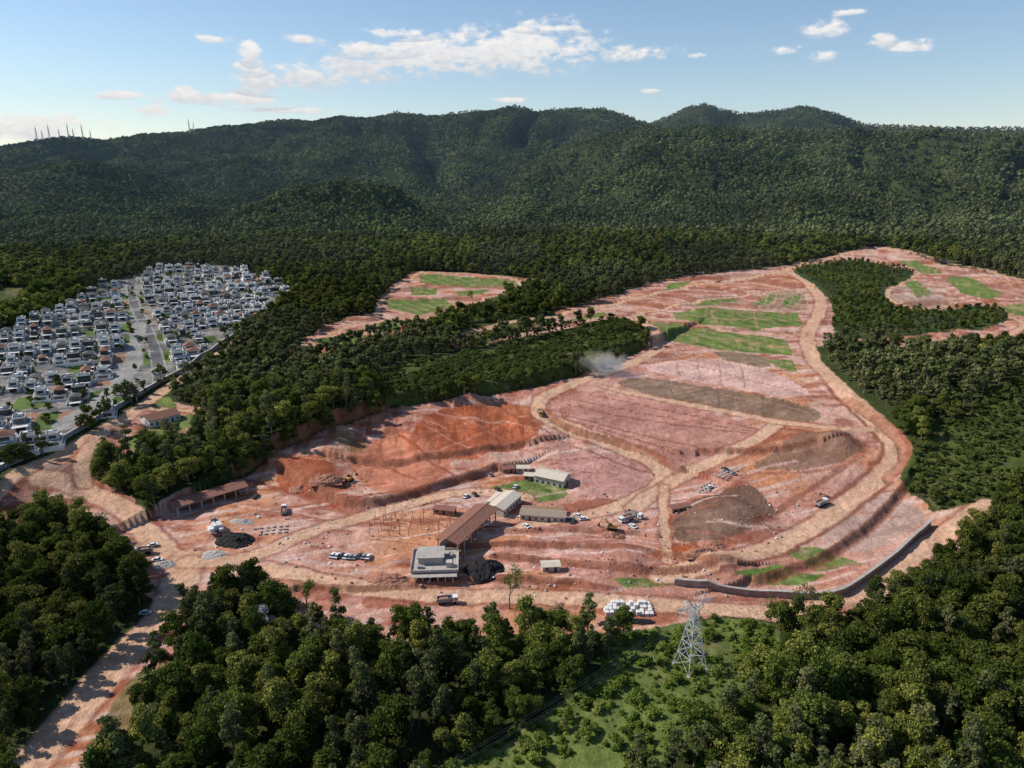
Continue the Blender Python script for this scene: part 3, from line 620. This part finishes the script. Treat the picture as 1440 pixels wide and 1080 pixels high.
def concbuild(L):
    b=B(); W=15; L=17
    b.box(0,0,-1,L,W,4.6,0); b.box(0,0,3.6,L+1,W+1,.3,1)
    b.box(-L*.1,W*.1,3.9,L*.55,W*.5,2.6,0); b.box(-L*.1,W*.1,6.5,L*.62,W*.58,.3,1)
    for s in(-1,1):
        b.box(0,s*(W/2+.38),3.9,L+1,.2,.8,0); b.box(s*(L/2+.38),0,3.9,.2,W+.54,.8,0)
        for i in range(5): b.box(-L/2+2+i*3.3,s*(W/2+.06),.8,1.9,.14,1.9,2)
        for i in range(4): b.box(s*(L/2+.06),-W/2+2.2+i*3.5,.8,.14,1.8,1.9,2)
    for i in range(6): b.box(-L/2+1.5+i*2.8,-W/2-2.5,-1,.4,.4,4,0)
    b.box(0,-W/2-1.6,3,L,2.9,.25,1)
    b.box(5.5,-4,3.9,2.4,2.4,2,0); b.box(6,3,3.9,1.4,2.6,1.1,3); b.box(-5.5,-5,3.9,2,1.2,.9,3)
    return b.mesh("c",[M_cream,M_conc,M_glass,M_grey])
between("concrete_clubhouse",585,802,640,802,concbuild)
def shed(W,h,rh,roofm,wallm=M_cream):
    def f(L):
        b=B(); b.box(0,0,-.6,L,W,h+.6,0)
        b.add([(-L/2,-W/2,h),(-L/2,W/2,h),(-L/2,0,h+rh)],[(2,1,0)],0); b.add([(L/2,-W/2,h),(L/2,W/2,h),(L/2,0,h+rh)],[(0,1,2)],0)
        b.gable(0,0,h+.2,L,W,rh,1,.5)
        n=max(2,int(L/2.6))
        for i in range(n):
            x=-L/2+(i+.5)*L/n
            if i%3==1: b.box(x,-W/2-.05,.05,1,.12,2.1,3)
            else: b.box(x,-W/2-.05,1,1.2,.12,1,2)
            b.box(x,W/2+.05,1,1.2,.12,1,2)
        b.box(L/2+.05,0,.1,.12,1.4,2.2,3)
        return b.mesh("s",[wallm,roofm,M_glass,M_dark])
    return f
between("warehouse_shed",757,672,797,680,shed(10,4,1.6,M_zinc))
between("storage_shed",697,726,722,705,shed(8,3.6,1.2,M_zinc))
between("site_office",733,729,795,733,shed(6,2.8,1.0,M_zinc2))
between("site_canteen",735,722,790,722,shed(4,2.6,.8,M_wood,M_zinc2))
for (a,b_,c,d) in [(706,662,722,662),(727,661,744,661),(738,672,760,674),(942,720,966,716),(612,722,640,724),(762,806,786,804),(690,714,705,702)]:
    between("site_hut",a,b_,c,d,shed(4.0,2.5,.6,random.choice([M_zinc,M_zinc2,M_brown]),random.choice([M_cream,M_wood])))
between("farmhouse",205,603,248,592,shed(11,3.2,2.4,M_tile,M_white))
cols=B(); cx,cy,cz=place(578,742)
for i in range(9):
    for j in range(4):
        px,py=(i-4)*4.2+random.uniform(-.5,.5),(j-1.5)*5.0+random.uniform(-.5,.5); zz=Hs(cx+px,cy+py)-cz
        hgt=4.6+random.uniform(-1.2,.6); cols.cyl((px,py,zz-1),(px,py,zz+hgt),.14,.11,0,6)
        if i<8 and random.random()<.3: cols.beam((px,py,zz+hgt-.3),(px+4.0,py,zz+hgt-.3),.08,1)
o=newobj("timber_post_frame",cols.v,cols.f,[M_wood,M_conc],cols.m); o.location=(cx,cy,cz)
# ------------------------------------------------------------------ pylon
def pylon():
    b=B()
    lv=[(0,3.6),(5,2.8),(9.5,2.15),(13.5,1.6),(17,1.15),(19.5,.95),(22,.9)]
    def cr(z,w): return [(-w,-w,z),(w,-w,z),(w,w,z),(-w,w,z)]
    for (z0,w0),(z1,w1) in zip(lv,lv[1:]):
        A=cr(z0,w0);Bq=cr(z1,w1)
        for k in range(4):
            b.beam(A[k],Bq[k],.16,0); b.beam(A[k],Bq[(k+1)%4],.085,0); b.beam(A[(k+1)%4],Bq[k],.085,0); b.beam(Bq[k],Bq[(k+1)%4],.085,0)
    for s in(-1,1):
        for yy in(-.8,.8):
            b.beam((s*.9,yy,22),(s*7.2,0,22.3),.13,0); b.beam((s*.9,yy,20),(s*7.2,0,22.3),.11,0)
            b.beam((s*.9,yy,22),(s*3.4,0,25),.10,0)
            b.beam((s*3.4,0,25),(s*4.2,yy*.6,22.1),.08,0)
        for t in(.25,.5,.75): b.beam((s*(.9+6.3*t),-.8*(1-t),22+.3*t),(s*(.9+6.3*t),.8*(1-t),20+2.3*t),.05,0)
        b.cyl((s*7,0,22.2),(s*7,0,20.4),.14,.14,1,6); b.cyl((s*3.2,0,21.5),(s*3.2,0,19.9),.14,.14,1,6)
    for w in(-3.6,3.6):
        for w2 in(-3.6,3.6): b.box(w,w2,-1.5,1,1,1.8,2)
    return b.mesh("electricity_pylon",[M_steel,M_grey,M_conc])
px,py,pz=place(970,938); PR=math.radians(28); put("electricity_pylon",pylon(),px,py,pz+.2,PR)
wr=B()
dirs=[(-.80,-.60,170,2),(.97,.25,330,10)]
for ox in(-7,-3.2,3.2,7):
    p=np.array([px+math.cos(PR)*ox,py+math.sin(PR)*ox,pz+20.6])
    for dxx,dyy,Ls,up in dirs:
        q=p+np.array([dxx*Ls,dyy*Ls,up]); pr=p
        for k in range(1,15):
            t=k/14; c=p*(1-t)+q*t; c=c-np.array([0,0,4*7*t*(1-t)]); wr.beam(pr,c,.014,0); pr=c
newobj("power_lines",wr.v,wr.f,[M_grey],wr.m)
def mast(h):
    b=B(); w0=h*.045
    n=9
    for i in range(n):
        z0=h*i/n;z1=h*(i+1)/n;a=w0*(1-i/n*.75);c=w0*(1-(i+1)/n*.75)
        A=[(-a,-a,z0),(a,-a,z0),(a,a,z0),(-a,a,z0)];Q=[(-c,-c,z1),(c,-c,z1),(c,c,z1),(-c,c,z1)]
        for k in range(4): b.beam(A[k],Q[k],.35,0); b.beam(A[k],Q[(k+1)%4],.2,0); b.beam(A[(k+1)%4],Q[k],.2,0)
    b.cyl((0,0,h),(0,0,h*1.12),.3,.2,1)
    for i in range(5): b.cyl((0,-.9-w0*.3,h*(.55+.08*i)),(0,.9+w0*.3,h*(.55+.08*i)),1.1,1.1,1)
    return b.mesh("transmitter_mast",[M_steel,M_white])
MS=[mast(48),mast(34)]
for i,(u,) in enumerate([(52,),(60,),(70,),(84,),(97,),(104,),(117,),(128,),(268,),(274,)]):
    dx,dy,dz=raydir(u,195); h=math.hypot(dx,dy); x,y=2850*dx/h,2850*dy/h; put("transmitter_mast",MS[i%2],x,y,Hs(x,y)+4)
# ------------------------------------------------------------------ vehicles
def car(body):
    b=B(); b.box(0,0,.35,4.3,1.75,.5,0,.97,.95); b.box(-.15,0,.85,2.5,1.6,.55,1,.66,.85); b.box(-.15,0,1.385,1.6,1.3,.06,0,.96,.96)
    b.box(2.12,0,.45,.12,1.5,.3,2); b.box(-2.12,0,.45,.12,1.5,.3,2)
    for x in(-1.35,1.35):
        for y in(-.8,.8): b.cyl((x,y-.12,.33),(x,y+.12,.33),.33,.33,2,10)
    return b.mesh("car",[body,M_glass,M_black])
CARS=[car(m) for m in(M_carw,M_carg,M_carw,M_carw,M_dark,M_grey)]
def truck(body):
    b=B(); b.box(-.6,0,.8,7.2,1.0,.25,2); b.box(2.6,0,.7,1.9,2.3,2.0,0,.92,.97); b.box(3.5,0,1.55,.15,2.0,.8,1); 
    for s in(-1,1): b.box(2.8,s*1.16,1.55,.9,.06,.7,1)
    b.box(-1.3,0,1.1,5.0,2.4,.25,3)
    for s in(-1,1): b.box(-1.3,s*1.2,1.35,5.0,.12,1.1,3)
    b.box(1.25,0,1.35,.12,2.3,1.35,3); b.box(-3.8,0,1.35,.12,2.3,1.0,3); b.box(-1.3,0,1.36,4.6,2.1,.8,4,.6,.5)
    for x in(-3,-1.8,2.5):
        for s in(-1,1): b.cyl((x,s*1.0-.18,.5),(x,s*1.0+.18,.5),.5,.5,2,12)
    return b.mesh("dump_truck",[body,M_glass,M_black,M_grey,M_mud])
TR=[truck(M_carw),truck(M_yel)]
def excavator():
    b=B()
    for s in(-1,1):
        b.box(0,s*1.15,.1,3.6,.55,.8,1,.85,1); b.cyl((1.6,s*1.15-.28,.45),(1.6,s*1.15+.28,.45),.42,.42,1,10); b.cyl((-1.6,s*1.15-.28,.45),(-1.6,s*1.15+.28,.45),.42,.42,1,10)
    b.cyl((0,0,.7),(0,0,1.1),.8,.8,1,12); b.box(-.5,0,1.1,3.4,2.4,1.0,0,.95,.95); b.box(.5,.7,2.1,1.4,.95,1.2,2,.85,.9); b.box(.5,.7,3.3,1.2,.85,.08,0); b.box(-1.9,0,1.1,.7,2.3,1.2,0)
    pts=[(1.0,-.3,1.8),(2.8,-.3,4.2),(4.4,-.3,4.0),(5.8,-.3,1.6)]
    for p,q,w in zip(pts,pts[1:],(.28,.25,.2)): b.cyl(p,q,w,w*.8,0,6)
    b.cyl((1.4,-.3,1.6),(2.7,-.3,3.6),.08,.08,1,6); b.box(5.7,-.3,.7,.9,1.1,1.0,1,.6,1,-.2)
    return b.mesh("excavator",[M_yel,M_black,M_glass])
EX=excavator()
for i in range(9):
    x,y,z=place(468+i*6.3,782+i*.5); put("car",random.choice(CARS),x,y,z,math.radians(75+random.uniform(-6,6)))
for u,v in [(640,752),(655,700),(668,697),(820,735),(740,748),(800,735),(700,690),(725,686),(690,668),(1020,662),(1030,668),(998,682),(360,700),(215,770),(222,790),(205,862),(890,745),(300,735),(630,842),(806,740),(812,728)]:
    x,y,z=place(u,v); put("car",random.choice(CARS),x,y,z,random.uniform(0,6.28))
for i,(u,v,k) in enumerate([(760,580,1),(880,735,0),(893,728,0),(1155,712,0),(400,722,0),(630,848,0),(985,385,0),(200,780,0)]):
    x,y,z=place(u,v); put("dump_truck",TR[k],x,y,z,random.uniform(0,6.28))
for u,v in [(860,750),(492,683),(1010,395)]:
    x,y,z=place(u,v); put("excavator",EX,x,y,z,random.uniform(0,6.28))
def blockstack(nx,ny,nz,sx,sy,sz,m,gap=.35,skip=.15):
    b=B()
    for i in range(nx):
        for j in range(ny):
            for k in range(nz):
                if random.random()<skip*(k+1): break
                b.box((i-nx/2)*(sx+gap)+random.uniform(-.2,.2),(j-ny/2)*(sy+gap)+random.uniform(-.2,.2),k*(sz+.01)-.1,sx,sy,sz,0)
    return b.mesh("precast_block_stack",[m])
x,y,z=place(885,856); put("precast_block_stack",blockstack(11,4,2,1.2,1.6,.8,M_white),x,y,z,.02)
x,y,z=place(1000,676); put("precast_block_stack",blockstack(10,3,1,1.1,1.2,.6,M_conc,1.2),x,y,z,.7)
x,y,z=place(1025,662); put("precast_block_stack",blockstack(9,3,1,1.1,1.2,.6,M_conc,1.2),x,y,z,.7)
x,y,z=place(306,746); put("precast_block_stack",blockstack(3,3,2,1.6,1.8,1.1,M_white),x,y,z,.6)
x,y,z=place(385,745); put("precast_block_stack",blockstack(6,3,1,1.0,1.2,.6,M_conc,1.6),x,y,z,.2)
def heap(name,rx,ry,h,m,n=26,seed=1,rough=.35):
    V=[];Fc=[]
    for i in range(n):
        for j in range(n):
            a=(i/(n-1)*2-1);c=(j/(n-1)*2-1); d=min(1,math.hypot(a,c)); 
            nz_=float(fbm(np.array([a*3+seed*9.1]),np.array([c*3+seed]),seed,4)[0]); nz2=float(vn(np.array([a*11.+seed]),np.array([c*11.]),seed+3)[0])
            V.append((a*rx*(1+.2*(nz_-.5)),c*ry,h*(1-d**1.4)*(1-rough+2*rough*nz_)+nz2*h*.25*(d<.95)-.5-(d>=1)*.6))
    for i in range(n-1):
        for j in range(n-1): a=i*n+j; Fc.append((a,a+n,a+n+1,a+1))
    return newobj(name,V,Fc,[m])
for u,v,rx,ry,h,m,nm in [(331,760,9.5,6.5,3.2,M_black,"black_tarpaulin_heap"),(683,806,8.5,7.5,3.4,M_black,"black_tarpaulin_heap"),(880,878,11,3,1.2,M_black,"black_tarpaulin_heap"),(460,690,8,5,2.5,M_mud,"earth_heap"),(860,758,6,4,2.5,M_mud,"earth_heap"),(1150,700,6,4,2.2,M_mud,"earth_heap"),(420,690,5,4,2,M_mud,"earth_heap"),(548,820,9,4,2.4,M_mud,"earth_heap"),(1000,770,6,5,2,M_mud,"earth_heap"),(340,735,6,3,1.6,M_conc,"rubble_heap"),(230,795,5,4,1.5,M_conc,"rubble_heap"),(300,780,6,4,1.2,M_conc,"rubble_heap"),(985,790,7,3,2,M_mud,"earth_heap")]:
    x,y,z=place(u,v); o=heap(nm,rx,ry,h,m,seed=int(u)%17+1); o.location=(x,y,z); o.rotation_euler=(0,0,random.uniform(-.3,.3))
b=B()
for k in range(480):
    u=random.uniform(280,1120); v=random.uniform(690,840); x,y,z=place(u,v) if k%3==0 else (x+random.gauss(0,7),y+random.gauss(0,5),0)
    z=Hs(x,y); s=random.uniform(.2,.75); vv,ff=ico((x,y,z+s*.3),(s,s*random.uniform(.6,1.2),s*.7),.3); b.add(vv,ff,random.choice([0,0,1,1,1,2]))
newobj("scattered_rubble",b.v,b.f,[M_conc,M_mud,M_white],b.m)
def sparse_tree(seed,h):
    V=[];Fc=[];tips=[]; R=random.Random(seed)
    def grow(p,d,L,r,lv):
        q=p+d*L; limb(V,Fc,p,q,r,r*.65,5)
        if lv==0: tips.append(q); return
        for _ in range(3):
            nd=d+np.array([R.gauss(0,.5),R.gauss(0,.5),R.gauss(.12,.3)]); nd/=np.linalg.norm(nd); grow(q,nd,L*R.uniform(.5,.75),r*.6,lv-1)
        if lv>1: tips.append(q)
    grow(np.array([0.,0,-1]),np.array([.03,.02,1.]),h*.42,h*.02,4)
    mi=[0]*len(Fc); T=np.array(tips); P=np.repeat(T,9,axis=0)+RNG.normal(size=(len(T)*9,3))*.55; nn=rot_rand(len(P))
    v,f=leaves(P,nn,.26); o=len(V); V.extend(v); Fc+=[[a+o for a in t] for t in f]; mi+=[1]*len(f)
    return newobj("tall_sparse_tree",V,Fc,[M_bark,M_leaf],mi)
for i,(u,v,h) in enumerate([(716,858,15),(432,868,14),(1130,872,13),(145,668,13),(1255,500,16),(1290,503,17),(1338,500,15),(1360,497,14),(664,425,12),(585,470,12)]):
    o=sparse_tree(i+3,h); o.location=place(u,v)
t=tree("pale_flowering_tree",12,4.2,7,8,2600,.33,M_pink); sc.collection.objects.link(t); x,y,z=place(372,905); t.location=(x,y,z)
# ------------------------------------------------------------------ air : thin haze over the valley, dust behind a lorry
b=B(); b.box(0,4800,-60,18000,8400,960,0); hz=newobj("atmospheric_haze",b.v,b.f,[])
hm=bpy.data.materials.new("thin_haze"); hm.use_nodes=True; nt=hm.node_tree; nt.nodes.clear(); out=nt.nodes.new("ShaderNodeOutputMaterial"); vs=nt.nodes.new("ShaderNodeVolumeScatter")
vs.inputs["Color"].default_value=(.46,.70,1,1); vs.inputs["Density"].default_value=.00004; nt.links.new(vs.outputs[0],out.inputs["Volume"]); hz.data.materials.append(hm)
x,y,z=place(846,522)
uvV=[];uvF=[]; nn_=12; DX,DY,DZ=20,14,11
for i in range(nn_+1):
    for j in range(nn_*2):
        a=math.pi*i/nn_; c=math.pi*j/nn_; uvV.append((math.sin(a)*math.cos(c)*DX,math.sin(a)*math.sin(c)*DY,math.cos(a)*DZ))
for i in range(nn_):
    for j in range(nn_*2): k2=(j+1)%(nn_*2); uvF.append((i*nn_*2+j,(i+1)*nn_*2+j,(i+1)*nn_*2+k2,i*nn_*2+k2))
du=newobj("dust_cloud",uvV,uvF,[]); du.location=(x+1,y-4,z+6)
dm=bpy.data.materials.new("airborne_dust"); dm.use_nodes=True; nt=dm.node_tree; nt.nodes.clear(); out=nt.nodes.new("ShaderNodeOutputMaterial"); vs=nt.nodes.new("ShaderNodeVolumeScatter"); vs.inputs["Color"].default_value=(1,.80,.58,1)
tc=nt.nodes.new("ShaderNodeTexCoord"); n=nt.nodes.new("ShaderNodeTexNoise"); n.inputs["Scale"].default_value=.16; n.inputs["Detail"].default_value=4; nt.links.new(tc.outputs["Object"],n.inputs["Vector"])
dv=nt.nodes.new("ShaderNodeVectorMath"); dv.operation='DIVIDE'; nt.links.new(tc.outputs["Object"],dv.inputs[0]); dv.inputs[1].default_value=(DX,DY,DZ)
ln=nt.nodes.new("ShaderNodeVectorMath"); ln.operation='LENGTH'; nt.links.new(dv.outputs[0],ln.inputs[0])
m1=nt.nodes.new("ShaderNodeMath"); m1.operation='SUBTRACT'; nt.links.new(n.outputs["Fac"],m1.inputs[0])
m0=nt.nodes.new("ShaderNodeMath"); m0.operation='MULTIPLY'; nt.links.new(ln.outputs["Value"],m0.inputs[0]); m0.inputs[1].default_value=.60; nt.links.new(m0.outputs[0],m1.inputs[1])
m2=nt.nodes.new("ShaderNodeMath"); m2.operation='MULTIPLY'; m2.use_clamp=True; nt.links.new(m1.outputs[0],m2.inputs[0]); m2.inputs[1].default_value=.32; nt.links.new(m2.outputs[0],vs.inputs["Density"])
nt.links.new(vs.outputs[0],out.inputs["Volume"]); du.data.materials.append(dm)
# ------------------------------------------------------------------ sun and sky
AZ=math.radians(-76); EL=math.radians(39)
sd=Vector((math.sin(AZ)*math.cos(EL),math.cos(AZ)*math.cos(EL),math.sin(EL)))
sl=bpy.data.lights.new("sun",'SUN'); sl.energy=5.0; sl.angle=math.radians(.5); sl.color=(1,.94,.85); so=bpy.data.objects.new("sun",sl); sc.collection.objects.link(so)
so.rotation_euler=sd.to_track_quat('Z','Y').to_euler()
w=bpy.data.worlds.new("World"); sc.world=w; w.use_nodes=True; nt=w.node_tree; bg=nt.nodes["Background"]
sky=nt.nodes.new("ShaderNodeTexSky"); sky.sky_type='NISHITA'; sky.sun_disc=False; sky.sun_elevation=EL; sky.sun_rotation=AZ%(2*math.pi); sky.air_density=1.0; sky.dust_density=.2; sky.ozone_density=2.6; sky.altitude=800
bg.inputs["Strength"].default_value=.13
def nd(t,**k):
    n=nt.nodes.new(t)
    for a,v in k.items(): setattr(n,a,v)
    return n
def val(sock,v):
    if isinstance(v,(int,float)): sock.default_value=v
    else: nt.links.new(v,sock)
def M(op,a,b=None,c=None,clamp=False):
    n=nd("ShaderNodeMath",operation=op); n.use_clamp=clamp; val(n.inputs[0],a)
    if b is not None: val(n.inputs[1],b)
    if c is not None: val(n.inputs[2],c)
    return n.outputs[0]
tc=nd("ShaderNodeTexCoord"); sp=nd("ShaderNodeSeparateXYZ"); nt.links.new(tc.outputs["Generated"],sp.inputs[0])
azn=M('ARCTAN2',sp.outputs[0],sp.outputs[1]); eln=M('ARCSINE',sp.outputs[2])
cb=nd("ShaderNodeCombineXYZ"); val(cb.inputs[0],azn); val(cb.inputs[1],M('MULTIPLY',eln,1.9))
def noise(scale,detail=8,rough=.6,off=0):
    n=nd("ShaderNodeTexNoise"); n.inputs["Scale"].default_value=scale; n.inputs["Detail"].default_value=detail; n.inputs["Roughness"].default_value=rough
    v=nd("ShaderNodeVectorMath",operation='ADD'); nt.links.new(cb.outputs[0],v.inputs[0]); v.inputs[1].default_value=(off,off*.7,0); nt.links.new(v.outputs[0],n.inputs["Vector"]); return n.outputs["Fac"]
nA=noise(26,8,.62); nB=noise(70,5,.6,3.0)
CL=[(745,66,84,32),(690,74,105,28),(610,76,95,26),(560,85,60,18),(500,98,70,18),(440,106,70,16),(385,112,55,15),(520,68,50,9),(330,138,70,11),(352,72,14,14),(350,92,22,10),(216,155,24,10),(890,75,46,10),(262,132,26,11),(1100,70,24,7),(1155,79,18,7),(1168,40,30,11),(1282,66,30,9),(1240,56,16,9),(30,180,110,19),(980,78,12,4),(915,127,16,4),(722,140,24,4),(560,48,40,6),(780,40,40,5),(180,135,44,6),(300,55,24,5),(1440,190,60,6),(400,155,70,5),(1190,18,20,4),(420,55,26,5)]
best=None; under=None
for u,v,rx,ry in CL:
    dx,dy,dz=raydir(u,v); h=math.hypot(dx,dy); a0=math.atan2(dx,dy); e0=math.atan2(dz,h)
    k=1.0/(1+((u-720)/F)**2); rx_=rx/F*k; ry_=ry/F*k**.5*.95
    p=M('DIVIDE',M('SUBTRACT',azn,a0),rx_); q=M('DIVIDE',M('SUBTRACT',eln,e0),ry_)
    d=M('ADD',M('MULTIPLY',p,p),M('MULTIPLY',q,q)); s=M('SUBTRACT',1.0,M('SQRT',d)); s=M('MAXIMUM',s,-1.5)
    best=s if best is None else M('MAXIMUM',best,s)
    uu=M('MULTIPLY',M('SUBTRACT',0.2,q),M('GREATER_THAN',s,-.6))
    under=uu if under is None else M('MAXIMUM',under,uu)
dens=M('ADD',best,M('MULTIPLY',M('SUBTRACT',nA,.5),3.4)); dens=M('ADD',dens,M('MULTIPLY',M('SUBTRACT',nB,.5),1.6))
mr=nd("ShaderNodeMapRange",interpolation_type='SMOOTHSTEP'); val(mr.inputs["Value"],dens); mr.inputs["From Min"].default_value=-.25; mr.inputs["From Max"].default_value=.65
mask=M('MULTIPLY',mr.outputs[0],.96)
gate=nd("ShaderNodeMapRange"); val(gate.inputs["Value"],best); gate.inputs["From Min"].default_value=-.7; gate.inputs["From Max"].default_value=.1
mask=M('MULTIPLY',mask,gate.outputs[0])
shade=nd("ShaderNodeMapRange"); val(shade.inputs["Value"],M('ADD',M('MULTIPLY',under,.6),M('MULTIPLY',M('SUBTRACT',nB,.5),-2.2))); shade.inputs["From Min"].default_value=-.2; shade.inputs["From Max"].default_value=1.0
cm=nd("ShaderNodeMixRGB"); cm.inputs[1].default_value=(7.4,7.3,7.2,1); cm.inputs[2].default_value=(4.8,5.2,5.7,1); nt.links.new(shade.outputs[0],cm.inputs[0])
mx=nd("ShaderNodeMixRGB"); nt.links.new(mask,mx.inputs[0]); nt.links.new(sky.outputs[0],mx.inputs[1]); nt.links.new(cm.outputs[0],mx.inputs[2]); nt.links.new(mx.outputs[0],bg.inputs[0])
print("done")
